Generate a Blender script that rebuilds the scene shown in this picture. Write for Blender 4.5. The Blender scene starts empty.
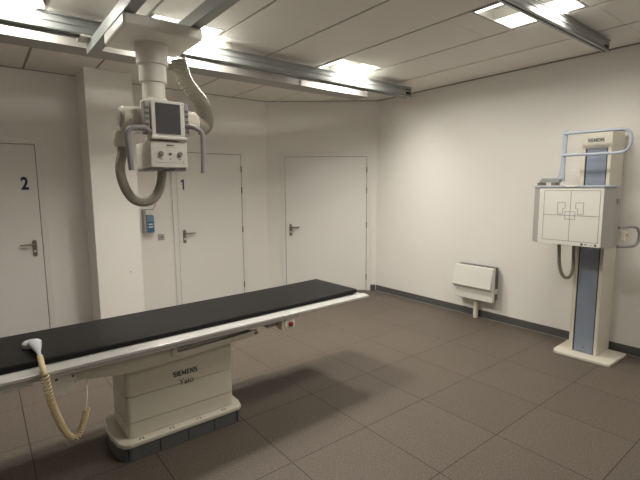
import bpy, bmesh, math, random
from mathutils import Vector, Matrix
random.seed(7)
C = bpy.context.scene.collection
S = bpy.context.scene
PI = math.pi

# ------------------------------------------------------------------ camera
def make_camera():
    f, yaw, pit, rol = 429.42, math.radians(38.276), math.radians(7.077), math.radians(-0.346)
    cy, sy = math.cos(yaw), math.sin(yaw)
    F = Vector((sy*math.cos(pit), cy*math.cos(pit), -math.sin(pit)))
    R0 = Vector((cy, -sy, 0)); U0 = R0.cross(F)
    R = math.cos(rol)*R0 + math.sin(rol)*U0
    U = -math.sin(rol)*R0 + math.cos(rol)*U0
    cd = bpy.data.cameras.new('camera'); cam = bpy.data.objects.new('camera', cd); C.objects.link(cam)
    m = Matrix((( R.x, U.x, -F.x, -1.325), (R.y, U.y, -F.y, -1.354), (R.z, U.z, -F.z, 1.615), (0, 0, 0, 1)))
    cam.matrix_world = m
    cd.sensor_width = 36; cd.sensor_fit = 'HORIZONTAL'; cd.lens = f/640*36; cd.clip_start = .05
    S.camera = cam
make_camera()

# ------------------------------------------------------------------ light levels and exposure
LAMP = 1.5             # glow of the lit diffusers
LAMP_W = 30.0          # downward light of each luminaire
POWER = [.54, .24, .22, .90, .22, .22]   # the six luminaires, the seen pair first, then the added fill lamps
LAMP_TINT = (1.0, .955, .87)
w = bpy.data.worlds.new('world'); S.world = w; w.use_nodes = True
w.node_tree.nodes['Background'].inputs[0].default_value = (.9, .92, 1, 1)
w.node_tree.nodes['Background'].inputs[1].default_value = .05
S.view_settings.view_transform = 'Standard'; S.view_settings.look = 'None'
S.view_settings.gamma = 1; S.view_settings.use_curve_mapping = False
S.view_settings.exposure = 1.45

# ------------------------------------------------------------------ materials
def mat(name, col, rough=.5, metal=0., emit=None, noise=0., nscale=8., bump=0., bscale=200., spec=.5):
    m = bpy.data.materials.new(name); m.use_nodes = True
    nt = m.node_tree; N = nt.nodes; L = nt.links; b = N['Principled BSDF']
    b.inputs['Base Color'].default_value = (*col, 1); b.inputs['Roughness'].default_value = rough
    b.inputs['Metallic'].default_value = metal; b.inputs['Specular IOR Level'].default_value = spec
    if emit:
        b.inputs['Emission Color'].default_value = (*emit[0], 1); b.inputs['Emission Strength'].default_value = emit[1]
    tc = N.new('ShaderNodeTexCoord')
    if noise:
        n = N.new('ShaderNodeTexNoise'); n.inputs['Scale'].default_value = nscale; n.inputs['Detail'].default_value = 4
        L.new(tc.outputs['Object'], n.inputs['Vector'])
        mx = N.new('ShaderNodeMix'); mx.data_type = 'RGBA'
        mx.inputs[6].default_value = (*[c*(1-noise) for c in col], 1); mx.inputs[7].default_value = (*[min(1, c*(1+noise)) for c in col], 1)
        L.new(n.outputs['Fac'], mx.inputs[0]); L.new(mx.outputs[2], b.inputs['Base Color'])
    if bump:
        n2 = N.new('ShaderNodeTexNoise'); n2.inputs['Scale'].default_value = bscale; n2.inputs['Detail'].default_value = 3
        L.new(tc.outputs['Object'], n2.inputs['Vector'])
        bp = N.new('ShaderNodeBump'); bp.inputs['Strength'].default_value = bump; bp.inputs['Distance'].default_value = .002
        L.new(n2.outputs['Fac'], bp.inputs['Height']); L.new(bp.outputs['Normal'], b.inputs['Normal'])
    return m

M = {
 'wall': mat('painted_wall', (.84, .815, .77), .75, noise=.015, nscale=1.5, bump=.25, bscale=90, spec=.3),
 'door': mat('door_laminate', (.81, .79, .75), .45, noise=.012, nscale=3, spec=.4),
 'frame': mat('door_frame_paint', (.80, .775, .735), .45, noise=.01),
 'gap': mat('dark_gap', (.10, .08, .06), .8, noise=.1),
 'ceil': mat('ceiling_panel', (.87, .84, .79), .8, noise=.03, nscale=4, bump=.2, bscale=300, spec=.2),
 'ceilgap': mat('ceiling_profile', (.34, .31, .275), .7, noise=.05),
 'base': mat('grey_skirting', (.10, .098, .095), .4, noise=.08, nscale=20),
 'cream': mat('cream_enamel', (.71, .67, .57), .38, noise=.012, nscale=5),
 'white': mat('white_enamel', (.80, .78, .72), .35, noise=.01, nscale=5),
 'rail': mat('white_rail', (.56, .55, .525), .25, noise=.01, nscale=5),
 'alu': mat('pale_aluminium', (.36, .38, .37), .35, metal=.35, noise=.03, nscale=12),
 'alud': mat('grey_green_aluminium', (.22, .25, .22), .4, metal=.3, noise=.03),
 'chrome': mat('brushed_steel', (.30, .27, .23), .34, metal=.85, noise=.05, nscale=30),
 'bluegrey': mat('blue_grey_panel', (.26, .30, .37), .4, noise=.02, nscale=6),
 'bluerail': mat('blue_grey_tube', (.42, .46, .53), .35, noise=.02, nscale=6),
 'hgrey': mat('grey_handle', (.33, .315, .32), .4, noise=.02),
 'grey': mat('grey_plastic', (.36, .35, .33), .5, noise=.03),
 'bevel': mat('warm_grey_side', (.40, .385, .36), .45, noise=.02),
 'dgrey': mat('dark_grey_rubber', (.12, .125, .125), .55, noise=.06, nscale=12),
 'dark': mat('black_plastic', (.018, .018, .02), .45, noise=.1),
 'hose': mat('taupe_hose', (.34, .32, .265), .6, noise=.04),
 'mattress': mat('black_vinyl', (.007, .0068, .0068), .42, spec=.22, noise=.12, nscale=10, bump=.35, bscale=120),
 'screen': mat('grey_screen', (.10, .10, .11), .15, noise=.05, nscale=3),
 'ink': mat('teal_black_ink', (.02, .06, .06), .5, noise=.02),
 'grayink': mat('grey_ink', (.16, .16, .16), .5, noise=.02),
 'navy': mat('navy_vinyl', (.015, .015, .09), .4, noise=.02),
 'line': mat('brown_line', (.20, .17, .15), .6, noise=.02),
 'cord': mat('cream_cord', (.70, .58, .34), .5, noise=.04),
 'handpiece': mat('pale_grey_plastic', (.46, .47, .49), .4, noise=.02),
 'red': mat('red_button', (.40, .03, .03), .4, noise=.04),
 'yellow': mat('yellow_sticker', (.75, .6, .1), .5, noise=.02),
 'bottle': mat('clear_blue_gel', (.22, .30, .42), .2, noise=.1, nscale=30),
 'label': mat('blue_label', (.05, .16, .26), .4, noise=.2, nscale=60),
 'diffuser': mat('lit_diffuser', (.9, .9, .88), .5, emit=(LAMP_TINT, LAMP), noise=.01),
 'reflector': mat('lamp_reflector', (.85, .84, .80), .45, noise=.01),
 'offwhite': mat('luminaire_body', (.72, .70, .66), .5, noise=.01),
}

def floor_material():
    m = bpy.data.materials.new('speckled_floor_tile'); m.use_nodes = True
    nt = m.node_tree; N = nt.nodes; L = nt.links; b = N['Principled BSDF']
    def math_(op, a, bb=None):
        n = N.new('ShaderNodeMath'); n.operation = op
        for i, v in enumerate((a, bb)):
            if v is None: continue
            if isinstance(v, (int, float)): n.inputs[i].default_value = v
            else: L.new(v, n.inputs[i])
        return n.outputs[0]
    tc = N.new('ShaderNodeTexCoord'); sp = N.new('ShaderNodeSeparateXYZ'); L.new(tc.outputs['Object'], sp.inputs[0])
    dx = []; cell = []
    for k in (0, 1):
        u = math_('DIVIDE', sp.outputs[k], .6)
        fr = math_('FRACT', u); cell.append(math_('FLOOR', u))
        dx.append(math_('MINIMUM', fr, math_('SUBTRACT', 1.0, fr)))
    d = math_('MINIMUM', dx[0], dx[1])
    line = math_('LESS_THAN', d, .0050)
    cx = N.new('ShaderNodeCombineXYZ'); L.new(cell[0], cx.inputs[0]); L.new(cell[1], cx.inputs[1])
    wn = N.new('ShaderNodeTexWhiteNoise'); wn.noise_dimensions = '2D'; L.new(cx.outputs[0], wn.inputs['Vector'])
    n1 = N.new('ShaderNodeTexNoise'); n1.inputs['Scale'].default_value = 110; n1.inputs['Detail'].default_value = 3; n1.inputs['Roughness'].default_value = .7
    n2 = N.new('ShaderNodeTexNoise'); n2.inputs['Scale'].default_value = 3.0; n2.inputs['Detail'].default_value = 4
    L.new(tc.outputs['Object'], n1.inputs['Vector']); L.new(tc.outputs['Object'], n2.inputs['Vector'])
    r = N.new('ShaderNodeValToRGB'); L.new(n1.outputs['Fac'], r.inputs[0])
    e = r.color_ramp.elements
    e[0].position = .34; e[0].color = (.082, .064, .051, 1); e[1].position = .66; e[1].color = (.190, .160, .128, 1)
    md = e = r.color_ramp.elements.new(.52); md.color = (.124, .101, .081, 1)
    val = math_('ADD', .93, math_('ADD', math_('MULTIPLY', wn.outputs['Value'], .08), math_('MULTIPLY', n2.outputs['Fac'], .06)))
    mulc = N.new('ShaderNodeVectorMath'); mulc.operation = 'SCALE'; L.new(r.outputs[0], mulc.inputs[0]); L.new(val, mulc.inputs['Scale'])
    mx = N.new('ShaderNodeMix'); mx.data_type = 'RGBA'; L.new(line, mx.inputs[0]); L.new(mulc.outputs[0], mx.inputs[6]); mx.inputs[7].default_value = (.035, .027, .022, 1)
    L.new(mx.outputs[2], b.inputs['Base Color'])
    b.inputs['Roughness'].default_value = .5; b.inputs['Specular IOR Level'].default_value = .3
    bp = N.new('ShaderNodeBump'); bp.inputs['Strength'].default_value = .25; bp.inputs['Distance'].default_value = .001
    L.new(math_('SUBTRACT', n1.outputs['Fac'], math_('MULTIPLY', line, 2.0)), bp.inputs['Height']); L.new(bp.outputs['Normal'], b.inputs['Normal'])
    return m
M['floor'] = floor_material()

# ------------------------------------------------------------------ mesh helpers
class MB:
    def __init__(s): s.bm = bmesh.new(); s.smooth = False
    def box(s, x0, x1, y0, y1, z0, z1, mtx=None):
        vs = [s.bm.verts.new(Vector(p) if mtx is None else mtx @ Vector(p)) for p in
              [(x0,y0,z0),(x1,y0,z0),(x1,y1,z0),(x0,y1,z0),(x0,y0,z1),(x1,y0,z1),(x1,y1,z1),(x0,y1,z1)]]
        for f in ((3,2,1,0),(4,5,6,7),(0,1,5,4),(1,2,6,5),(2,3,7,6),(3,0,4,7)): s.bm.faces.new([vs[i] for i in f])
        return s
    def prism(s, pts, a, b, axis='z'):
        # pts: outline in the plane across the axis: z -> (x,y); y -> (x,z); x -> (y,z)
        def P(p, t): return {'z': (p[0], p[1], t), 'y': (p[0], t, p[1]), 'x': (t, p[0], p[1])}[axis]
        lo = [s.bm.verts.new(P(p, a)) for p in pts]; hi = [s.bm.verts.new(P(p, b)) for p in pts]
        n = len(pts); s.bm.faces.new(lo[::-1]); s.bm.faces.new(hi)
        for i in range(n): s.bm.faces.new([lo[i], lo[(i+1)%n], hi[(i+1)%n], hi[i]])
        return s
    def sweep(s, pts, rad, seg=12, squash=None, caps=True, up=None):
        pts = [Vector(p) for p in pts]; n = len(pts)
        if isinstance(rad, (int, float)): rad = [rad]*n
        T = [((pts[min(i+1, n-1)] - pts[max(i-1, 0)]).normalized()) for i in range(n)]
        a = Vector(up) if up else (Vector((0,0,1)) if abs(T[0].z) < .9 else Vector((1,0,0)))
        nrm = (a - T[0]*a.dot(T[0])).normalized(); rings = []
        for i in range(n):
            nrm = (nrm - T[i]*nrm.dot(T[i])).normalized(); bn = T[i].cross(nrm)
            q = squash[i] if isinstance(squash, (list, tuple)) else (squash or 1)
            rings.append([s.bm.verts.new(pts[i] + nrm*math.cos(2*PI*k/seg)*rad[i]*q + bn*math.sin(2*PI*k/seg)*rad[i]) for k in range(seg)])
        for i in range(n-1):
            for k in range(seg): s.bm.faces.new([rings[i][k], rings[i][(k+1)%seg], rings[i+1][(k+1)%seg], rings[i+1][k]])
        if caps: s.bm.faces.new(rings[0][::-1]); s.bm.faces.new(rings[-1])
        s.smooth = True
        return s
    def cyl(s, a, b, r, seg=24, r2=None): return s.sweep([a, b], [r, r if r2 is None else r2], seg)
    def lathe(s, a, axis, prof, seg=28):
        # profile: list of (distance along axis, radius)
        a = Vector(a); axis = Vector(axis).normalized()
        return s.sweep2([a + axis*t for t, _ in prof], [r for _, r in prof], axis, seg)
    def sweep2(s, pts, rad, axis, seg):
        u = (Vector((0,0,1)) if abs(axis.z) < .9 else Vector((1,0,0))); u = (u - axis*u.dot(axis)).normalized(); v = axis.cross(u)
        rings = [[s.bm.verts.new(p + (u*math.cos(2*PI*k/seg) + v*math.sin(2*PI*k/seg))*max(r, 1e-5)) for k in range(seg)] for p, r in zip(pts, rad)]
        for i in range(len(rings)-1):
            for k in range(seg): s.bm.faces.new([rings[i][k], rings[i][(k+1)%seg], rings[i+1][(k+1)%seg], rings[i+1][k]])
        s.bm.faces.new(rings[0][::-1]); s.bm.faces.new(rings[-1]); s.smooth = True
        return s
    def build(s, name, m, parent=None, bevel=0., bseg=2, smooth=None):
        bmesh.ops.recalc_face_normals(s.bm, faces=s.bm.faces)
        me = bpy.data.meshes.new(name); s.bm.to_mesh(me); s.bm.free()
        me.materials.append(M[m] if isinstance(m, str) else m)
        sm = s.smooth if smooth is None else smooth
        if sm:
            me.polygons.foreach_set('use_smooth', [True]*len(me.polygons)); me.set_sharp_from_angle(angle=math.radians(38))
        o = bpy.data.objects.new(name, me); C.objects.link(o)
        if parent: o.parent = parent
        if bevel:
            md = o.modifiers.new('bevel', 'BEVEL'); md.width = bevel; md.segments = bseg; md.limit_method = 'ANGLE'; md.angle_limit = math.radians(35)
        return o

def recentre(o):
    """put a top-level mesh's origin at its own base centre"""
    vs = o.data.vertices
    lo = Vector([min(v.co[i] for v in vs) for i in range(3)]); hi = Vector([max(v.co[i] for v in vs) for i in range(3)])
    c = Vector(((lo.x+hi.x)/2, (lo.y+hi.y)/2, lo.z)); o.data.transform(Matrix.Translation(-c)); o.location = c
    return o
def tag(o, label=None, cat=None, group=None, kind=None):
    if label: o['label'] = label
    if cat: o['category'] = cat
    if group: o['group'] = group
    if kind: o['kind'] = kind
    return o
def thing(name, label, cat, loc=(0, 0, 0), rz=0., group=None, kind=None):
    o = bpy.data.objects.new(name, None); C.objects.link(o); o.location = loc; o.rotation_euler.z = rz
    o.empty_display_size = .1
    return tag(o, label, cat, group, kind)
def text(name, body, size, m, parent, origin, xdir, ydir, bold=0., depth=.0006, align='CENTER', space=1.0):
    cu = bpy.data.curves.new(name, 'FONT'); cu.body = body; cu.size = size; cu.offset = bold; cu.extrude = depth
    cu.align_x = align; cu.align_y = 'CENTER'; cu.space_character = space; cu.resolution_u = 3
    tmp = bpy.data.objects.new(name, cu); C.objects.link(tmp)
    dg = bpy.context.evaluated_depsgraph_get(); me = bpy.data.meshes.new_from_object(tmp.evaluated_get(dg))
    bpy.data.objects.remove(tmp)
    me.materials.clear(); me.materials.append(M[m])
    x = Vector(xdir).normalized(); y = Vector(ydir).normalized(); z = x.cross(y)
    me.transform(Matrix(((x.x, y.x, z.x, origin[0]), (x.y, y.y, z.y, origin[1]), (x.z, y.z, z.z, origin[2]), (0,0,0,1))))
    me.name = name
    o = bpy.data.objects.new(name, me); C.objects.link(o); o.parent = parent
    return o
def wordmark(m, parent, origin, xdir, h, total, t):
    """the bold sans capitals SIEMENS drawn as strokes of thickness t, centred on origin, h tall"""
    G = {'S': ([(.62, 1), (0, 1), (0, .52), (.62, .52), (.62, 0), (0, 0)], .62), 'I': ([(0, 0), (0, 1)], 0.),
         'E': ([(.56, 1), (0, 1), (0, .5), (.5, .5), None, (0, .5), (0, 0), (.56, 0)], .56),
         'M': ([(0, 0), (0, 1), (.45, .15), (.90, 1), (.90, 0)], .90), 'N': ([(0, 0), (0, 1), (.66, 0), (.66, 1)], .66)}
    word = 'SIEMENS'; gap = .42; W = sum(G[c][1] for c in word) + gap*(len(word)-1); sc = (total-t)/W; hh = h-t
    x = Vector(xdir).normalized(); zz = Vector((0, 0, 1)); nrm = x.cross(zz); o = Vector(origin) - x*(total-t)/2 - zz*hh/2
    mb = MB(); cx = 0
    for c in word:
        pts, w = G[c]; prev = None
        for p in pts:
            if p is None: prev = None; continue
            q = Vector(((cx+p[0])*sc, p[1]*hh))
            if prev is not None:
                d = (q-prev).normalized(); n = Vector((-d.y, d.x))*t/2; e = d*t/2
                c4 = [prev-e-n, q+e-n, q+e+n, prev-e+n]
                lo = [mb.bm.verts.new(o + x*v.x + zz*v.y) for v in c4]; hi = [mb.bm.verts.new(o + x*v.x + zz*v.y + nrm*.0008) for v in c4]
                mb.bm.faces.new(lo[::-1]); mb.bm.faces.new(hi)
                for k in range(4): mb.bm.faces.new([lo[k], lo[(k+1) % 4], hi[(k+1) % 4], hi[k]])
            prev = q
        cx += w + gap
    return mb.build('lettering', m, parent)
def widen(o, k, keep_x):
    for v in o.data.vertices: v.co.x = keep_x + (v.co.x-keep_x)*k
def smooth_path(pts, n=8):
    pts = [Vector(p) for p in pts]; out = []
    for i in range(len(pts)-1):
        p0 = pts[max(i-1, 0)]; p1 = pts[i]; p2 = pts[i+1]; p3 = pts[min(i+2, len(pts)-1)]
        for k in range(n):
            t = k/n
            out.append(.5*((2*p1) + (p2-p0)*t + (2*p0-5*p1+4*p2-p3)*t*t + (3*p1-p0-3*p2+p3)*t**3))
    out.append(pts[-1]); return out
def resample(pts, step):
    out = [pts[0].copy()]; acc = 0
    for a, b in zip(pts, pts[1:]):
        L = (b-a).length; t = step-acc
        while t <= L: out.append(a.lerp(b, t/L)); t += step
        acc = L-(t-step)
    return out
def corrugated(mb, pts, r, pitch=.012, amp=.1, seg=16):
    p = resample(smooth_path(pts, 16), pitch/4)
    rad = [r*(1 + amp*math.sin(2*PI*i/4)) for i in range(len(p))]
    return mb.sweep(p, rad, seg)
def rrect(x0, x1, y0, y1, r, n=5):
    out = []
    for cx, cy, a0 in ((x1-r, y0+r, -90), (x1-r, y1-r, 0), (x0+r, y1-r, 90), (x0+r, y0+r, 180)):
        for k in range(n+1):
            a = math.radians(a0 + 90*k/n); out.append((cx+r*math.cos(a), cy+r*math.sin(a)))
    return out
X, Y, Z = (1,0,0), (0,1,0), (0,0,1)

# ------------------------------------------------------------------ the room
H = 2.88; XW = 3.44; YB = 4.334; XL = -3.3; YF = -3.3
CA = Vector((XW, 3.28)); CB = Vector((2.133, 4.334))     # the slanted corner wall with the wide door
def struct(o, label, cat='wall'): return tag(o, label, cat, kind='structure')
struct(MB().box(XL-.1, XW+.1, YF-.1, YB+.1, -.1, 0).build('floor', 'floor'), 'brown grey speckled floor laid in large square tiles', 'floor')
struct(MB().box(XW, XW+.1, YF-.1, CA.y+.12, 0, 3.0).build('wall_right', 'wall'), 'long pale wall on the right behind the heater and column stand')
struct(MB().box(XL-.1, CB.x, YB, YB+.1, 0, 3.0).build('wall_back', 'wall'), 'pale back wall with the doors numbered 1 and 2')
def slab(mb, a, b, t0, t1, z0, z1):
    d = (b-a).normalized(); n = Vector((d.y, -d.x))     # n points into the room when going from CB to CA
    q = [a + n*(-t0), b + n*(-t0), b + n*(-t1), a + n*(-t1)]
    return mb.prism([(p.x, p.y) for p in q], z0, z1)
dAB = (CB-CA).normalized(); nin = Vector((-dAB.y, dAB.x))      # into the room
if nin.dot(Vector((0, 0)) - CA) < 0: nin = -nin
def slant(mb, s0, s1, o0, o1, z0, z1):
    """box on the slanted wall: s from the left corner CB towards CA, o outwards into the room"""
    u = -dAB
    q = [CB + u*s0 + nin*o0, CB + u*s1 + nin*o0, CB + u*s1 + nin*o1, CB + u*s0 + nin*o1]
    return mb.prism([(p.x, p.y) for p in q], z0, z1)
WL = (CB-CA).length
struct(slant(MB(), 0, WL, -.1, 0, 0, 3.0).build('wall_back_right', 'wall'), 'short slanted wall holding the wide unnumbered door')
struct(MB().box(XL-.1, XL, YF-.1, YB+.1, 0, 3.0).build('wall_left', 'wall'), 'plain pale wall at the far left of the room')
struct(MB().box(XL-.1, XW+.1, YF-.1, YF, 0, 3.0).build('wall_front', 'wall'), 'plain pale wall behind the viewer')
struct(MB().box(-.36, .12, 3.86, YB, 0, H).build('wall_pillar', 'wall', bevel=.006), 'pale boxed pillar standing out between the two numbered doors', 'pillar')

# suspended ceiling: slab, dark profiles in the joints, panels with openings for the luminaires
LIGHTS = [(1.905, 2.285), (1.905, .285), (1.905, -1.715), (.069, 2.285), (.069, .285), (-1.155, 2.285)]  # first pair are seen; the others are added to fill the light
LH = .285
mb = MB(); mb.box(XL-.1, XW+.1, YF-.1, YB+.1, 3.0, 3.08)
g = .012
xs = [1.60 + .612*k for k in range(-9, 4)]
cols = [(XL, xs[0])] + list(zip(xs, xs[1:])) + [(xs[-1], XW-.004)]
for ci, (a, b) in enumerate(cols):
    if b-a < .05: continue
    here = [L for L in LIGHTS if a < L[0] < b]
    off = [0, .37, .82, .15, .6][ci % 5]
    ys = [YF + .01] + [y for y in [off - 4.8 + 1.2*k + 1.985-1.2 for k in range(12)] if YF+.1 < y < YB-.1] + [YB-.01]
    if a > 2.6: ys = [YF+.01, -2.4, -1.25, -.05, 1.15, 2.35, 4.0]
    for y0, y1 in zip(ys, ys[1:]):
        segs = [(y0, y1)]
        for L in here:
            new = []
            for p, q in segs:
                if q <= L[1]-LH or p >= L[1]+LH: new.append((p, q)); continue
                if p < L[1]-LH: new.append((p, L[1]-LH-.002))
                if q > L[1]+LH: new.append((L[1]+LH+.002, q))
            segs = new
        for p, q in segs:
            if q-p > .01: mb.box(a+g, b-g, p+.0015, q-.0015, H, H+.02)
struct(mb.build('ceiling', 'ceil', bevel=0), 'pale beige suspended ceiling of long rectangular panels', 'ceiling')
mb = MB()
for x in xs: mb.box(x-.012, x+.012, YF, YB, H+.006, H+.03)
mb.box(XW-.016, XW, YF, 3.3, H-.012, H+.02)
slant(mb, 0, WL, 0, .012, H-.008, H+.02)
mb.box(XL, CB.x, YB-.012, YB, H-.008, H+.02)
struct(mb.build('trim_1', 'ceilgap'), 'thin dark profiles in the joints and edges of the ceiling', 'ceiling profile')

# skirtings
struct(MB().box(XW-.012, XW, YF, CA.y-.01, 0, .088).build('baseboard_right', 'base', bevel=.002), 'dark grey skirting along the long right wall', 'skirting')
struct(MB().box(XW-.022, XW-.012, YF, CA.y-.03, 0, .004).build('trim_2', 'alu'), 'thin pale sealing strip at the foot of the right skirting', 'sealant strip')
mb = slant(MB(), WL-.135+.04, WL-.012, 0, .012, 0, .088)
struct(mb.build('baseboard_back_right', 'base'), 'dark grey skirting beside the wide door', 'skirting')

# ------------------------------------------------------------------ doors
def door(name, label, length, height, left_handle, hinges, number, mtx):
    """built in local space: x along the door, y=0 the wall face, -y into the room"""
    o = MB().box(0, length, -.020, -.008, .006, height).build(name, 'door', bevel=.0015)
    o.matrix_world = mtx; tag(o, label, 'door', kind='structure')
    g = .006; fw = .062
    mb = MB()
    mb.box(-g-fw, -g, -.026, -.0005, 0, height+g+fw); mb.box(length+g, length+g+fw, -.026, -.0005, 0, height+g+fw)
    mb.box(-g, length+g, -.026, -.0005, height+g, height+g+fw)
    mb.build('door_frame', 'frame', o, bevel=.003)
    MB().box(-g, length+g, -.007, -.0005, 0, height+g).build('gap_backing', 'gap', o)  # dark sheet behind the leaf; the gap's shade is put into its colour
    s = 1 if left_handle else -1
    hx = .075 if left_handle else length-.075
    mb = MB(); mb.prism(rrect(hx-.022, hx+.022, .865, 1.05, .021), -.029, -.0205, 'y')
    h = mb.build('door_handle', 'chrome', o, bevel=.002)
    mb = MB(); mb.cyl((hx, -.028, 1.0), (hx, -.062, 1.0), .010, 14)
    mb.sweep(smooth_path([(hx, -.060, 1.0), (hx+s*.03, -.066, 1.0), (hx+s*.10, -.062, .999), (hx+s*.135, -.058, 1.002)], 5), .0105, 12)
    mb.build('lever', 'chrome', h)
    mb = MB(); mb.cyl((hx, -.0285, .925), (hx, -.040, .925), .013, 18); mb.build('lock_cylinder', 'white', h)
    for z in hinges:
        x = length+.003 if left_handle else -.003
        MB().cyl((x, -.028, z-.045), (x, -.028, z+.045), .009, 12).build('hinge', 'chrome', o)
    if number:
        nx = .075 if left_handle else length-.125
        if number == '1':
            mb = MB(); mb.prism([(nx+.001, 1.585), (nx+.022, 1.585), (nx+.022, 1.722), (nx+.006, 1.722), (nx-.022, 1.700), (nx-.022, 1.682), (nx+.001, 1.694)], -.022, -.0205, 'y')
            mb.build('door_number', 'navy', o)
        else:
            widen(text('door_number', number, .185, 'navy', o, (nx+.01, -.0215, 1.662), X, Z, bold=.006, depth=.001), .74, nx+.01)
    return o
door('door_1', 'pale flat door with a dark numeral 1 and hinges on its right', .95, 2.075, True, [1.867, 1.57, 1.0, .17], '1', Matrix.Translation((.74, YB, 0)))
door('door_2', 'pale flat door with a dark numeral 2 at the left edge', .95, 2.085, False, [1.867, 1.57, 1.0, .17], '2', Matrix.Translation((-1.76, YB, 0)))
u = -dAB; p0 = CB + u*.285
mt = Matrix(((u.x, -nin.x, 0, p0.x), (u.y, -nin.y, 0, p0.y), (0, 0, 1, 0), (0, 0, 0, 1)))
door('door_3', 'wide pale flat door without a number on the slanted wall', 1.235, 2.06, True, [1.863, 1.56, 1.03, .22], None, mt)

# ------------------------------------------------------------------ luminaires
def luminaire(x, y, label, n):
    t = thing('ceiling_light', label, 'ceiling light', (x, y, H), group='square recessed ceiling luminaires')
    q = LH-.004
    mb = MB()
    for a in ((-q, -q+.012, -q, q), (q-.012, q, -q, q), (-q+.012, q-.012, -q, -q+.012), (-q+.012, q-.012, q-.012, q)): mb.box(*a, -.001, .09)
    mb.box(-q, q, -q, q, .09, .096)
    mb.build('housing', 'offwhite', t)
    r = q-.014
    # right half: flat lit diffuser; left half: a curved trough lit by a slim strip along its outer edge
    r = q-.014
    MB().box(.006, r, -r, r, .003, .007).build('diffuser', 'diffuser', t)
    MB().box(-.002, .0055, -r, r, .001, .085).build('divider', 'reflector', t)
    N = 14; mb = MB(); pts = []
    for k in range(N+1):
        a = math.radians(90*k/N); pts.append((-.003 - (r-.003)*math.cos(a), .006 + .072*math.sin(a)))
    out = [(px, pz+.004) for px, pz in pts[::-1]]
    mb.prism(pts + out, -r, r, 'y'); mb.build('reflector', 'reflector', t, smooth=True)
    MB().box(-r+.002, -r+.045, -r, r, .0025, .006).build('lamp_strip', 'diffuser', t)
    ld = bpy.data.lights.new('lamp_light', 'AREA'); ld.shape = 'RECTANGLE'; ld.size = r-.01; ld.size_y = 2*r-.02
    ld.energy = LAMP_W*POWER[n]; ld.color = LAMP_TINT; ld.spread = math.radians(167)
    lo = bpy.data.objects.new('lamp_light', ld); C.objects.link(lo); lo.parent = t; lo.location = (r/2, 0, -.0025)
    return t
luminaire(*LIGHTS[0], 'square recessed ceiling light above the far ceiling rail', 0)
luminaire(*LIGHTS[1], 'square recessed ceiling light crossed by the near ceiling rail at upper right', 1)
luminaire(*LIGHTS[2], 'added square recessed ceiling light behind the viewer, unseen', 2)  # unseen lamp added as fill for the near floor and pedestal

luminaire(*LIGHTS[3], 'added square recessed ceiling light beyond the x-ray tube, brightening the back wall', 3)  # added lamp, not seen; put in to brighten the back walls
luminaire(*LIGHTS[4], 'added square recessed ceiling light above the near side of the table, out of view', 4)  # out-of-view lamp added to light the front of the collimator
luminaire(*LIGHTS[5], 'added square recessed ceiling light farthest to the left, lifting the dim left end', 5)  # weak added lamp that lifts the pillar's left side and left door
# ------------------------------------------------------------------ ceiling rails
def ceiling_rail(y0, y1, x0, x1, z0, z1, label, hangers):
    t = thing('ceiling_rail', label, 'ceiling rail', ((x0+x1)/2, (y0+y1)/2, z0), group='tube crane rails under the ceiling')
    L = (x1-x0)/2; w = (y1-y0)/2; h = z1-z0
    prof = [(-w, .0), (-w, .014), (-w+.010, .018), (-w+.010, h*.45), (-w+.004, h*.5), (-w+.004, h*.62), (-w+.010, h*.66), (-w+.010, h-.014), (-w, h-.010), (-w, h), (w, h), (w, 0), (w*.3, 0), (w*.3, .02), (w-.008, .028), (w-.008, h-.02), (-w+.02, h-.02), (-w+.02, .02), (-w*.3, .02), (-w*.3, 0)]
    mb = MB(); mb.prism(prof, -L, L, 'x'); mb.build('profile', 'alu', t)
    MB().box(-L, L, -w-.003, -w-.0002, .0, .013).build('edge_strip', 'alud', t)
    MB().box(L-.10, L-.015, -w+.006, -w+.0098, .022, h-.03).build('end_hole_patch', 'dark', t)  # flat dark patch for the hole at the rail end, its shade as colour
    for x in hangers:
        mb = MB(); xx = x-(x0+x1)/2
        mb.box(xx-.03, xx+.03, -w-.012, w*.6, h+.0005, H-z0); mb.box(xx-.022, xx+.022, -w-.02, -w-.012, h-.004, h+.012)
        mb.build('hanger', 'white', t, bevel=.003)
    return t
ceiling_rail(2.25, 2.37, -3.1, 2.98, 2.712, 2.826, 'pale metal ceiling rail farther away, passing under the far lit luminaire', [-2.4, -.9, .5])
ceiling_rail(.15, .205, -3.1, 3.10, 2.772, 2.868, 'pale metal ceiling rail at top right, ending by the right wall', [-2.4, -.9, .5, 2.17, 2.98])

t = thing('cable_duct', 'white ceiling duct just beyond the far ceiling rail, ending short of the corner', 'cable duct', (-.2, 2.68, 2.71))
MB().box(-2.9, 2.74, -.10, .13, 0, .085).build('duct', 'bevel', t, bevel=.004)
for x in (-1.8, -.4, 1.0, 2.0, 2.45):
    MB().box(x-.012, x+.012, -.06, .06, .0855, H-2.71).build('hanger', 'grey', t)
MB().box(1.72, 1.745, -.112, -.1005, -.004, .12).build('clip', 'grey', t); MB().box(2.44, 2.452, -.108, -.1005, .03, .10).build('clip', 'grey', t)

# crane bridge between the rails that carries the tube
t = thing('crane_bridge', 'pale bridge spanning both ceiling rails and carrying the x-ray tube', 'ceiling crane', (-.36, 1.3, 2.62))
for s in (-1, 1): MB().box(s*.2-.035, s*.2+.035, -1.2, 1.12, 0, .08).build('beam', 'alu', t, bevel=.004)
for y in (-1.18, .94): MB().box(-.3, .3, y, y+.16, .0805, .0915).build('roller_plate', 'white', t)

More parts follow.
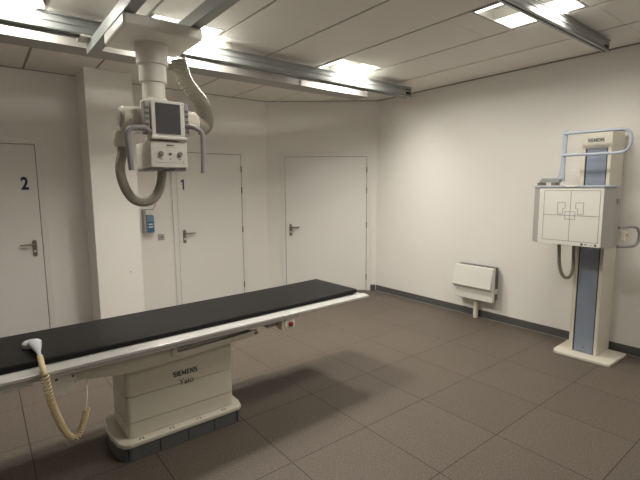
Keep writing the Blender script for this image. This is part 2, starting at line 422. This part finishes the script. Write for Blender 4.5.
# ------------------------------------------------------------------ x-ray tube unit
t = thing('xray_tube_unit', 'cream ceiling-hung x-ray tube head with grey corrugated hose and two handles', 'x-ray tube', (-.36, 1.60, 2.56))
def P(x, y, z): return (x+.36, y-1.60, z-2.56)
def Bx(mb, x0, x1, y0, y1, z0, z1): return mb.box(x0+.36, x1+.36, y0-1.60, y1-1.60, z0-2.56, z1-2.56)
Bx(MB(), -.60, -.12, 1.36, 1.84, 2.54, 2.6195).build('carriage', 'white', t, bevel=.02, bseg=4)
for i, (r, z0, z1) in enumerate(((.10, 2.41, 2.54), (.086, 2.30, 2.41), (.072, 2.19, 2.30))):
    MB().cyl(P(-.36, 1.64, z0), P(-.36, 1.64, z1), r, 32).build('telescopic_column', 'white', t, bevel=.003)
Bx(MB(), -.43, -.29, 1.56, 1.72, 2.12, 2.195).build('swivel_bracket', 'white', t, bevel=.012, bseg=3)
mb = MB(); mb.lathe(P(-.605, 1.55, 2.045), X, [(0, .045), (.004, .066), (.012, .074), (.42, .082), (.475, .080), (.492, .066), (.496, .04)], 36)
mb.build('tube_housing', 'cream', t)
mb = MB(); mb.lathe(P(-.615, 1.55, 2.045), X, [(0, .03), (.004, .05), (.0145, .055)], 30); mb.build('end_cap', 'grey', t)
# small warning triangles on the housing
for x, m in ((-.565, 'grayink'), (-.183, 'yellow')):
    mb = MB(); y = 1.4655; mb.prism([(x+.36-.008, 2.020-2.56), (x+.36+.008, 2.020-2.56), (x+.36, 2.034-2.56)], y-1.6, y+.003-1.6, 'y'); mb.build('warning_triangle', m, t)
# grey round cable end on the right
mb = MB(); corrugated(mb, [P(-.105, 1.60, 2.055), P(-.08, 1.60, 2.045), P(-.03, 1.63, 2.042), P(.006, 1.66, 2.10), P(-.01, 1.69, 2.22), P(-.12, 1.70, 2.36), P(-.17, 1.68, 2.50)], .053, .012, .07)
mb.build('cable_hose', 'hose', t)
MB().lathe(P(-.1085, 1.56, 2.05), X, [(0, .045), (.016, .055), (.024, .045)], 28).build('cable_collar', 'grey', t)
# hose loop hanging on the left
MB().lathe(P(-.582, 1.62, 1.975), (0, 0, -1), [(0, .045), (.01, .052), (.085, .050), (.10, .042)], 26).build('hose_socket', 'cream', t)
mb = MB(); corrugated(mb, [P(-.582, 1.62, 1.90), P(-.583, 1.62, 1.84), P(-.605, 1.61, 1.74), P(-.592, 1.60, 1.635), P(-.545, 1.60, 1.548), P(-.475, 1.60, 1.520), P(-.405, 1.60, 1.548), P(-.357, 1.61, 1.63), P(-.337, 1.62, 1.735), P(-.335, 1.63, 1.84)], .0295, .010, .03, 18)
mb.build('cable_hose', 'hose', t)
# collimator
coll = Bx(MB(), -.475, -.242, 1.40, 1.71, 1.7405, 1.903).build('collimator', 'white', t, bevel=.006, bseg=3)
Bx(MB(), -.475, -.395, 1.42, 1.69, 1.722, 1.740).build('rail_foot', 'hgrey', coll, bevel=.003)
Bx(MB(), -.325, -.246, 1.42, 1.69, 1.722, 1.740).build('rail_foot', 'hgrey', coll, bevel=.003)
Bx(MB(), -.43, -.28, 1.47, 1.64, 1.9035, 1.975).build('flange', 'bevel', coll, bevel=.004)
for x in (-.412, -.293):
    k = MB().lathe(P(x, 1.3995, 1.826), (0, -1, 0), [(0, .0155), (.003, .0160), (.016, .0135), (.018, .011)], 24).build('knob', 'grey', coll)
    Bx(MB(), x-.0015, x+.0015, 1.379, 1.3813, 1.817, 1.838).build('pointer', 'dgrey', k)
    mb = MB(); mb.prism([(x+.36-.008, 1.797-2.56), (x+.36+.008, 1.797-2.56), (x+.36+.006, 1.789-2.56), (x+.36-.006, 1.789-2.56)], 1.3985-1.6, 1.3995-1.6, 'y'); mb.build('symbol', 'grey', coll)
MB().lathe(P(-.354, 1.3995, 1.826), (0, -1, 0), [(0, .0085), (.005, .0085), (.006, .006)], 18).build('light_button', 'grayink', coll)
mb = MB(); mb.prism([(-.354+.36-.006, 1.797-2.56), (-.354+.36+.006, 1.797-2.56), (-.354+.36, 1.789-2.56)], 1.3985-1.6, 1.3995-1.6, 'y'); mb.build('symbol', 'grayink', coll)
text('lettering', 'SIEMENS', .0135, 'grayink', coll, P(-.354, 1.3988, 1.879), X, Z, bold=.0003)
mb = MB(); Bx(mb, -.392, -.316, 1.3988, 1.3996, 1.8655, 1.8675); mb.build('yellow_line', 'yellow', coll)
mb = MB()
for a in ((-.447, -.270, 1.770, 1.7714), (-.447, -.4456, 1.770, 1.784), (-.2714, -.270, 1.770, 1.784)): Bx(mb, a[0], a[1], 1.3988, 1.3996, a[2], a[3])
mb.build('scale_line', 'grayink', coll)
# control panel with screen
pan = Bx(MB(), -.462, -.254, 1.392, 1.468, 1.935, 2.15).build('control_panel', 'white', t, bevel=.006, bseg=3)
Bx(MB(), -.434, -.284, 1.386, 1.3915, 1.948, 2.132).build('screen', 'screen', pan)
Bx(MB(), -.474, -.246, 1.375, 1.478, 1.912, 1.9345).build('shelf', 'white', pan, bevel=.008, bseg=3)
for sx, xx in ((-1, -.484), (1, -.238)):
    pad = Bx(MB(), xx-.017, xx+.014, 1.398, 1.456, 1.94, 2.14).build('keypad', 'bevel', t, bevel=.006)
    for k in range(5):
        z = 1.966+.033*k
        mb = MB(); mb.prism(rrect(xx+.36-.010, xx+.36+.010, z-.008-2.56, z+.008-2.56, .005, 3), 1.394-1.6, 1.3975-1.6, 'y'); mb.build('key', 'dgrey' if k % 2 else 'grayink', pad)
mb = MB(); mb.sweep(smooth_path([P(-.472, 1.412, 1.958), P(-.492, 1.385, 1.966), P(-.515, 1.366, 1.973), P(-.550, 1.362, 1.971), P(-.588, 1.36, 1.964), P(-.608, 1.36, 1.945), P(-.614, 1.36, 1.915), P(-.611, 1.36, 1.85), P(-.602, 1.36, 1.718)], 6), .0165, 16)
mb.build('handle', 'hgrey', t)
mb = MB(); mb.sweep(smooth_path([P(-.245, 1.412, 2.0), P(-.225, 1.385, 2.002), P(-.200, 1.366, 1.995), P(-.168, 1.36, 1.977), P(-.153, 1.36, 1.952), P(-.151, 1.36, 1.91), P(-.153, 1.36, 1.82), P(-.157, 1.36, 1.708)], 6), .0150, 16)
mb.build('handle', 'hgrey', t)

# ------------------------------------------------------------------ examination table
A = math.radians(1.8)
t = thing('xray_table', 'long white-edged x-ray table on a cream pedestal lettered SIEMENS Ysio', 'x-ray table', (-.39, 1.45, 0))
def loc(x, y, z): return (x+.39, y-1.45, z)
# table top in its own turned frame; u along the front edge, v across
OT = Vector((-1.32+.39, 1.100-1.45, 0))
RT = Matrix.Translation(OT) @ Matrix.Rotation(A, 4, 'Z')
U0, U1 = -.30, 2.52
mb = MB(); mb.prism([(U0, 0), (U1, 0), (U1+.030, .085), (U1-.005, .10), (U1-.02, .66), (U0, .66)], .682, .70)
top = mb.build('table_top', 'rail', t, bevel=.003, bseg=2); top.matrix_local = RT
mb = MB(); mb.box(U0, 1.78, .004, .030, .662, .6815)
mb.build('accessory_rail', 'bevel', t, bevel=.002).matrix_local = RT
mb = MB(); mb.box(U0, 1.78, .645, .69, .650, .6815); mb.build('accessory_rail', 'bevel', t, bevel=.002).matrix_local = RT
mb = MB(); mb.box(U0, 1.62, .13, .56, .655, .6815); mb.build('dark_underframe', 'dgrey', t).matrix_local = RT  # underframe box coloured dark to give the recess its shade
mb = MB(); mb.box(U0-.002, U0+.12, .008, .045, .635, .6615); mb.box(U0+.12, .13, .012, .05, .645, .6615); mb.build('rail_bracket', 'white', t, bevel=.003).matrix_local = RT
# support arm
q = lambda pts: [(x+.39, z) for x, z in pts]
mb = MB(); mb.prism(q([(-.99, .586), (-.78, .552), (-.64, .547), (-.42, .556), (.118, .588), (.135, .605), (.128, .625), (-.44, .600), (-.44, .645), (-.99, .645)]), 1.195-1.45, 1.225-1.45, 'y')
mb.build('support_arm', 'cream', t, bevel=.005)
mb = MB(); mb.prism(q([(-.97, .590), (-.64, .553), (-.42, .562), (.10, .594), (.10, .617), (-.97, .632)]), 1.226-1.45, 1.60-1.45, 'y'); mb.build('arm_body', 'cream', t, bevel=.004)
mb = MB(); mb.prism(q([(-.97, .590), (-.64, .553), (-.42, .562), (.10, .594), (.10, .625), (-.97, .645)]), 1.601-1.45, 1.63-1.45, 'y'); mb.build('support_arm', 'cream', t, bevel=.004)
MB().box(-.478+.39, -.447+.39, 1.185-1.45, 1.1945-1.45, .585, .654).build('arm_post', 'cream', t, bevel=.003)
mb = MB(); mb.lathe(loc(.112, 1.1945, .608), (0, -1, 0), [(0, .010), (.004, .010), (.005, .007)], 18); mb.build('bolt', 'dgrey', t)
mb = MB()
for k, (dz, dx) in enumerate(((.0, 0), (.010, .02), (-.006, -.02))):
    mb.sweep(smooth_path([loc(-.44, 1.24, .634+dz*.3), loc(-.25+dx, 1.225, .636+dz), loc(-.10, 1.215, .640-dz*.3), loc(.05+dx, 1.22, .645), loc(.11, 1.25, .6455)], 5), .004, 8)
mb.build('cable_bundle', 'dark', t)
mb = MB(); mb.sweep(smooth_path([loc(-.42, 1.21, .628), loc(-.2, 1.204, .633), loc(.0, 1.204, .641), loc(.10, 1.215, .646)], 5), .0045, 8); mb.build('cable', 'bluerail', t)
mb = MB(); mb.box(.14+.39, .33+.39, 1.225-1.45, 1.25-1.45, .636, .652); mb.box(.22+.39, .335+.39, 1.22-1.45, 1.34-1.45, .61, .6515); mb.build('stop_carrier', 'grey', t, bevel=.003)
stp = mb = MB(); mb.prism(rrect(.337+.39, .423+.39, .588, .662, .02, 4), 1.165-1.45, 1.21-1.45, 'y'); stp = mb.build('emergency_stop', 'white', t, bevel=.004)
MB().box(.312+.39, .3365+.39, 1.17-1.45, 1.24-1.45, .585, .66).build('stop_mount', 'cream', stp, bevel=.004)
MB().lathe(loc(.380, 1.1645, .625), (0, -1, 0), [(0, .014), (.006, .014), (.008, .0195), (.016, .0195), (.02, .014)], 26).build('button', 'red', stp)
# notched plate under the rail
mb = MB(); mb.prism(q([(-1.112, .654), (-.998, .650), (-.998, .592), (-1.004, .590), (-1.010, .600), (-1.022, .604), (-1.030, .596), (-1.028, .585), (-1.020, .580), (-1.020, .566), (-1.033, .552), (-1.040, .548), (-1.044, .558), (-1.050, .556), (-1.052, .541), (-1.078, .540), (-1.080, .548), (-1.086, .546), (-1.090, .536), (-1.098, .545), (-1.104, .575), (-1.112, .60)]), 1.152-1.45, 1.158-1.45, 'y')
pl = mb.build('notched_plate', 'white', t, bevel=.001)
for x, z in ((-1.088, .632), (-1.012, .632)): MB().lathe(loc(x, 1.1515, z), (0, -1, 0), [(0, .007), (.003, .006)], 14).build('bolt', 'dgrey', pl)
# pedestal
mb = MB(); mb.prism([(x+.39, y-1.45) for x, y in rrect(-.742, -.045, 1.252, 1.60, .03)], .115, .372); mb.build('pedestal_body', 'cream', t, bevel=.003)
mb = MB(); mb.prism([(x+.39, y-1.45) for x, y in rrect(-.742, -.040, 1.250, 1.60, .03)], .375, .552); ph = mb.build('pedestal_head', 'cream', t, bevel=.003)
mb = MB(); mb.prism([(x+.39, y-1.45) for x, y in rrect(-.738, -.048, 1.256, 1.59, .03)], .372, .375); mb.build('pedestal_seam', 'line', t)
mb = MB(); mb.box(-.722+.39, -.066+.39, 1.2512-1.45, 1.2523-1.45, .208, .2105); mb.box(-.7432+.39, -.7422+.39, 1.29-1.45, 1.57-1.45, .208, .2105); mb.build('seam_line', 'line', t)
# flange: bulged left end, rounded right corner
fl = [(-.775, 1.215), (-.74, 1.200), (-.10, 1.200), (-.03, 1.203), (-.005, 1.225), (.012, 1.29), (.012, 1.44), (-.02, 1.58), (-.06, 1.64), (-.73, 1.655), (-.775, 1.645), (-.797, 1.61), (-.815, 1.50), (-.815, 1.36), (-.80, 1.26)]
mb = MB(); mb.prism([(x+.39, y-1.45) for x, y in fl], .080, .112); mb.build('base_flange', 'cream', t, bevel=.010, bseg=4)
cx, cy = -.40, 1.43
mb = MB(); mb.prism([(cx+(x-cx)*.985+.39, cy+(y-cy)*.975-1.45) for x, y in fl], 0, .079); pb = mb.build('base_plinth', 'dgrey', t)
for x in (-.756, -.569, -.391, -.213, -.045): MB().box(x-.0025+.39, x+.0025+.39, 1.2035-1.45, 1.207-1.45, .002, .078).build('panel_joint', 'dark', pb)
for x in (-.671, -.488, -.311, -.136):
    mb = MB(); mb.prism([(x+dx+.39, 1.211+dy-1.45) for dx, dy in [(-.014, 0), (-.010, 0), (-.010, .020), (.008, .020), (.008, .007), (.004, .007), (.004, 0), (.012, 0), (.012, .024), (-.014, .024)]], .1115, .1135)
    mb.build('step_mark', 'grayink', t)
wordmark('ink', t, loc(-.378, 1.2498, .442), X, .034, .158, .0062)
text('lettering', 'Ysio', .056, 'ink', t, loc(-.372, 1.2495, .381), X, Z, bold=0)

# mattress, curling up a little at the far end
AM = math.radians(1.6)
n = 40; mb = MB(); bm = mb.bm
L0, L1, W = -.28, 2.475, .555; TH = .033
def curl(x): s = max(0, (x-1.7)/.8); return .008*s*s*(1.2 - .2*s) if s > 0 else 0
rows = []
for i in range(n+1):
    x = L0 + (L1-L0)*i/n; zz = curl(x); r = []
    sec = [(0, .004), (.004, 0), (W-.004, 0), (W, .004), (W, TH-.006), (W-.006, TH), (.006, TH), (0, TH-.006)]
    rows.append([bm.verts.new((x, y, z+zz)) for y, z in sec])
for a, b in zip(rows, rows[1:]):
    for k in range(8): bm.faces.new([a[k], a[(k+1) % 8], b[(k+1) % 8], b[k]])
bm.faces.new(rows[0][::-1]); bm.faces.new(rows[-1])
o = mb.build('table_mattress', 'mattress', None, smooth=True)
o.location = (-1.32, 1.213, .7008); o.rotation_euler.z = AM
tag(o, 'thin black vinyl mattress covering the top of the x-ray table', 'mattress')

# grey hand piece with a coiled cream cord
t = thing('hand_switch', 'pale grey hand piece lying on the black mattress with a coiled cream cord', 'hand piece', (-1.15, 1.48, .737))
def Q(x, y, z): return (x+1.15, y-1.48, z-.737)
mb = MB(); pts = smooth_path([Q(-1.158, 1.50, .757), Q(-1.155, 1.46, .760), Q(-1.151, 1.41, .765), Q(-1.148, 1.34, .768), Q(-1.147, 1.28, .764), Q(-1.146, 1.20, .757)], 4)
rads = [.012, .020, .024, .027, .029, .030, .031, .031, .030, .028, .026, .025, .024, .022, .019, .017, .013, .011, .009, .007, .006]
mb.sweep(pts, rads[:len(pts)], 16, squash=.62); mb.build('grip', 'handpiece', t)
mb = MB(); mb.lathe(Q(-1.160, 1.465, .7372), Z, [(0, .043), (.003, .047), (.022, .047), (.030, .040), (.034, .02)], 28); mb.build('head', 'handpiece', t)
mb = MB(); mb.sweep(smooth_path([Q(-1.146, 1.208, .756), Q(-1.146, 1.18, .752), Q(-1.146, 1.14, .740), Q(-1.145, 1.092, .722), Q(-1.143, 1.072, .700)], 5), .0135, 14); mb.build('sleeve', 'cord', t)
path = resample(smooth_path([Q(-1.143, 1.072, .700), Q(-1.136, 1.066, .63), Q(-1.118, 1.065, .52), Q(-1.085, 1.07, .405), Q(-1.062, 1.07, .352), Q(-1.040, 1.072, .333), Q(-1.018, 1.074, .345), Q(-.990, 1.078, .40), Q(-.972, 1.08, .465)], 14), .0018)
mb = MB(); pts = []; ph_ = 0
for i, p in enumerate(path):
    tdir = (path[min(i+1, len(path)-1)] - path[max(i-1, 0)]).normalized()
    a = Vector((0, 1, 0)); a = (a - tdir*a.dot(tdir)).normalized(); b = tdir.cross(a)
    fr = i/len(path); pitch = .021 - .010*min(1, fr*2.5)
    steps = 6
    for k in range(steps):
        ph_ += 2*PI*(.0018/steps)/pitch
        pp = p + tdir*(.0018*k/steps)
        rr = .0165 - .003*fr
        pts.append(pp + a*math.cos(ph_)*rr + b*math.sin(ph_)*rr)
pts = pts[::3]
mb.sweep(pts, .0040, 6); mb.build('coiled_cord', 'cord', t)
mb = MB(); mb.sweep(smooth_path([Q(-.972, 1.08, .465), Q(-.970, 1.09, .485), Q(-.958, 1.12, .53), Q(-.945, 1.19, .58), Q(-.942, 1.24, .594)], 5), .0028, 8); mb.build('thin_wire', 'white', t)

# ------------------------------------------------------------------ wall stand
t = thing('bucky_stand', 'tall cream column stand with square detector panel against the right wall', 'x-ray wall stand', (3.2, .18, 0))
def K(x, y, z): return (x-3.2, y-.18, z)
def Kb(mb, x0, x1, y0, y1, z0, z1): return mb.box(x0-3.2, x1-3.2, y0-.18, y1-.18, z0, z1)
mb = MB(); mb.prism([(x-3.2, y-.18) for x, y in [(2.955, -.08), (2.945, -.05), (2.93, .37), (2.95, .40), (3.0, .415), (3.36, .43), (3.37, .41), (3.37, -.085)]], 0, .028); mb.build('base_plate', 'cream', t, bevel=.006, bseg=3)
mb = MB(); Kb(mb, 3.07, 3.38, .070, .0985, .0285, 2.105); Kb(mb, 3.07, 3.38, .278, .312, .0285, 2.105); Kb(mb, 3.10, 3.379, .0985, .278, .0285, 2.105); Kb(mb, 3.0702, 3.10, .0985, .278, 1.945, 2.1048)
col = mb.build('column', 'cream', t, bevel=.002)
Kb(MB(), 3.078, 3.0995, .108, .268, .034, 1.944).build('front_panel', 'bluegrey', t, bevel=.002)
mb = MB(); Kb(mb, 3.083, 3.0995, .099, .1075, .030, 1.944); Kb(mb, 3.083, 3.0995, .2685, .2775, .030, 1.944); mb.build('side_slot', 'dark', t)
mb = MB(); mb.prism([(.195-.18, .075), (.180-.18, .075), (.1875-.18, .088)], 3.0765-3.2, 3.0778-3.2, 'x'); mb.build('warning_triangle', 'dark', t)
wordmark('ink', t, K(3.0698, .198, 2.016), (0, -1, 0), .030, .132, .0055)
Kb(MB(), 3.3805, 3.436, .10, .27, .30, 1.9).build('wall_bracket', 'cream', t, bevel=.003)
# detector box
YA, YC = .508, -.02; zb, zt = 1.088, 1.592
prof = [(2.72, YA), (2.80, .592), (2.89, .598), (2.89, -.079), (2.80, -.075), (2.72, YC)]
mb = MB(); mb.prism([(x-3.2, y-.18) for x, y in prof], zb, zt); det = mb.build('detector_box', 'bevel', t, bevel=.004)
mb = MB(); mb.prism(rrect(YC+.004-.18, YA-.004-.18, zb+.002, zt-.002, .012), 2.7125-3.2, 2.7195-3.2, 'x'); mb.build('front_plate', 'white', det, bevel=.002)
mb = MB()
mb.prism([(x-3.2, y-.18) for x, y in [(2.708, YA), (2.80, .596), (2.892, .601), (2.892, -.081), (2.80, -.079), (2.708, YC)]], zt+.0005, zt+.020); mb.build('top_trim', 'bluerail', det, bevel=.004)
mb = MB(); mb.prism([(.245+.055-.18, zt+.0202), (.245-.055-.18, zt+.0202), (.245-.035-.18, zt+.006), (.245+.035-.18, zt+.006)], 2.705-3.2, 2.76-3.2, 'x'); mb.build('chin_notch', 'white', det, bevel=.003)
mb = MB(); Kb(mb, 2.8905, 3.0695, .11, .27, 1.15, 1.54); mb.build('carriage', 'dgrey', t, bevel=.004)
x0, x1 = 2.7113, 2.7122; lw = .0016
def hl(mb, ya, yb, z): Kb(mb, x0, x1, min(ya, yb), max(ya, yb), z-lw, z+lw)
def vl(mb, y, za, zb_): Kb(mb, x0, x1, y-lw, y+lw, min(za, zb_), max(za, zb_))
mb = MB()
def rc(ya, yb, za, zb_): hl(mb, ya, yb, za); hl(mb, ya, yb, zb_); vl(mb, ya, za, zb_); vl(mb, yb, za, zb_)
CYm, CZm = .236, 1.352
rc(.460, .008, 1.568, 1.128); hl(mb, .460, .008, CZm); vl(mb, CYm, 1.568, 1.128)
rc(CYm+.041, CYm-.041, CZm-.034, CZm+.034)
for s in (1, -1):
    a, b, c = CYm+s*.105, CYm+s*.043, CYm+s*.062
    hl(mb, a, b, 1.464); vl(mb, a, 1.464, 1.362); vl(mb, b, 1.464, 1.412); hl(mb, b, c, 1.412); vl(mb, c, 1.412, 1.362); hl(mb, a, c, 1.362)
mb.build('field_markings', 'line', det)
for y, r in ((.128, .011), (.022, .010)): MB().lathe(K(2.7122, y, 1.108), (-1, 0, 0), [(0, r), (.001, r)], 18).build('emblem', 'grayink', det)
Kb(MB(), x0, x1, .085, .108, 1.105, 1.112).build('printed_mark', 'grayink', det); Kb(MB(), x0, x1, .052, .058, 1.102, 1.107).build('printed_mark', 'grayink', det)
# upper swing handle
hd = Kb(MB(), 2.93, 2.97, .415, .60, 1.662, 1.682).build('handle_bracket', 'alu', t, bevel=.005)
Kb(MB(), 2.925, 2.975, .43, .612, 1.640, 1.6615).build('slide', 'alu', hd, bevel=.003)
for ya in (.565, .44): Kb(MB(), 2.85, 2.96, ya, ya+.03, 1.6125, 1.6395).build('clamp', 'chrome', hd)
mb = MB(); mb.prism([(y-.18, z) for y, z in [(.395, 1.650), (.50, 1.652), (.495, 1.665), (.462, 1.685), (.445, 1.72), (.437, 1.80), (.428, 2.105), (.418, 2.112), (.394, 2.112), (.390, 2.10), (.398, 1.80)]], 2.94-3.2, 2.96-3.2, 'x'); mb.build('handle_post', 'bluerail', t, bevel=.006, bseg=3)
mb = MB(); mb.sweep(smooth_path([K(2.935, .41, 2.083), K(2.935, .2, 2.081), K(2.935, .02, 2.079), K(2.935, -.058, 2.074), K(2.935, -.098, 2.045), K(2.935, -.112, 1.985), K(2.935, -.098, 1.922), K(2.935, -.058, 1.890), K(2.935, .02, 1.885), K(2.935, .2, 1.886), K(2.935, .415, 1.888)], 6), .0125, 14)
mb.build('handle_bar', 'bluerail', t)
# side grip
mb = MB(); e = Vector((.2, -.115, 0)).normalized(); st = Vector(K(2.90, -.082, 0))
sg = [(0, 1.255), (.06, 1.258), (.13, 1.262), (.175, 1.25), (.20, 1.215), (.205, 1.17), (.195, 1.13), (.165, 1.10), (.12, 1.092), (.06, 1.092), (0, 1.093)]
mb.sweep(smooth_path([(st.x+e.x*s_, st.y+e.y*s_, z) for s_, z in sg], 5), .0125, 14); mb.build('side_grip', 'hgrey', t)
mb = MB(); Kb(mb, 2.92, 2.99, -.125, -.0835, 1.14, 1.225); gb = mb.build('grip_block', 'cream', t, bevel=.008)
MB().lathe(K(2.97, -.1255, 1.19), (0, -1, 0), [(0, .007), (.004, .006)], 12).build('screw', 'dark', gb)
mb = MB(); Kb(mb, 2.83, 2.86, -.0885, -.0805, 1.46, 1.50); mb.build('latch', 'grey', t)
mb = MB(); corrugated(mb, [K(2.93, .40, 1.088), K(2.93, .395, 1.0), K(2.94, .388, .86), K(2.96, .368, .775), K(2.98, .335, .745), K(3.0, .306, .775), K(3.02, .300, .86), K(3.04, .312, 1.0), K(3.05, .318, 1.10)], .0150, .008, .05, 12)
mb.build('cable_hose', 'hose', t)
Kb(MB(), 2.88, 2.93, .44, .50, 1.074, 1.0875).build('cable_clip', 'grey', t)

# ------------------------------------------------------------------ folding seat / heater on the right wall
t = thing('wall_heater', 'small cream wall heater with an angled lip, mounted low on the right wall', 'heater', (3.36, 1.51, .24))
def Hh(mb, x0, x1, y0, y1, z0, z1): return mb.box(x0-3.36, x1-3.36, y0-1.51, y1-1.51, z0-.24, z1-.24)
Hh(MB(), 3.345, 3.420, 1.258, 1.745, .262, .655).build('back_box', 'base', t, bevel=.003)
Hh(MB(), 3.4205, 3.439, 1.33, 1.67, .30, .60).build('wall_mount', 'grey', t)
hp = lambda pts: pts
mb = MB(); y0, y1 = 1.250-1.51, 1.762-1.51
mb.prism([(x-3.36, z-.24) for x, z in [(3.344, .238), (3.344, .650), (3.300, .650), (3.292, .645), (3.288, .40), (3.298, .372), (3.298, .245), (3.306, .238)]], y0, y1, 'y')
mb.build('front_panel', 'white', t, bevel=.003)
mb = MB(); mb.prism([(x-3.36, z-.24) for x, z in [(3.2915, .640), (3.256, .425), (3.252, .408), (3.256, .402), (3.2875, .372)]], y0+.012, y1+.008, 'y'); mb.build('lip', 'white', t, bevel=.002)
mb = MB(); mb.box(3.352-3.36, 3.40-3.36, -.262, -.2555, .10, .16); mb.build('thermostat', 'white', t, bevel=.003)
MB().cyl((3.375-3.36, 1.505-1.51, -.239), (3.375-3.36, 1.505-1.51, .021), .030, 24).build('pipe_cover', 'cream', t)

# ------------------------------------------------------------------ sanitiser dispenser and socket on the back wall
t = thing('sanitiser_dispenser', 'wall-mounted hand sanitiser dispenser with a blue bottle, left of the door numbered 1', 'dispenser', (.35, YB, 1.03))
W_ = lambda x0, x1, d0, d1, z0, z1: MB().box(x0-.35, x1-.35, -d1, -d0, z0-1.03, z1-1.03)
W_(.275, .395, .001, .02, 1.04, 1.345).build('back_plate', 'grey', t, bevel=.004)
W_(.272, .300, .0205, .10, 1.045, 1.33).build('side_cheek', 'grey', t, bevel=.006)
mb = MB(); mb.prism([(x-.35, z-1.03) for x, z in rrect(.308, .402, 1.045, 1.270, .018)], -.098, -.021, 'y'); bt = mb.build('bottle', 'bottle', t, bevel=.012, bseg=3)
MB().box(.318-.35, .392-.35, -.0995, -.0982, 1.055-1.03, 1.19-1.03).build('bottle_label', 'label', bt)
for z in (1.155, 1.12): MB().box(.328-.35, .382-.35, -.1002, -.0996, z-.007-1.03, z+.007-1.03).build('label_line', 'white', bt)
mb = MB(); mb.prism([(x-.35, z-1.03) for x, z in [(.305, 1.275), (.40, 1.275), (.398, 1.318), (.37, 1.335), (.31, 1.335)]], -.09, -.022, 'y'); mb.build('pump_head', 'white', t, bevel=.006)
mb = MB(); mb.sweep(smooth_path([(.03, -.06, .30), (.05, -.08, .315), (.062, -.10, .345), (.072, -.12, .385)], 4), .0035, 8); mb.build('arm_lever', 'chrome', t)
t = thing('wall_socket', 'small square white socket plate between sanitiser dispenser and door 1', 'socket', (.505, YB, .972))
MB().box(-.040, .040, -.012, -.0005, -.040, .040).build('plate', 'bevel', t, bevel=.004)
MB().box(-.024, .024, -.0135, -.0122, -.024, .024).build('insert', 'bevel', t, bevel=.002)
MB().lathe((.004, -.0137, 0), (0, -1, 0), [(0, .010), (.001, .010)], 16).build('hole', 'dark', t)
o = recentre(MB().lathe((-.112+.10, 3.8595, .647), (0, -1, 0), [(0, .006), (.003, .005)], 12).build('wall_screw', 'dgrey'))
tag(o, 'tiny dark screw head on the face of the boxed pillar', 'screw')
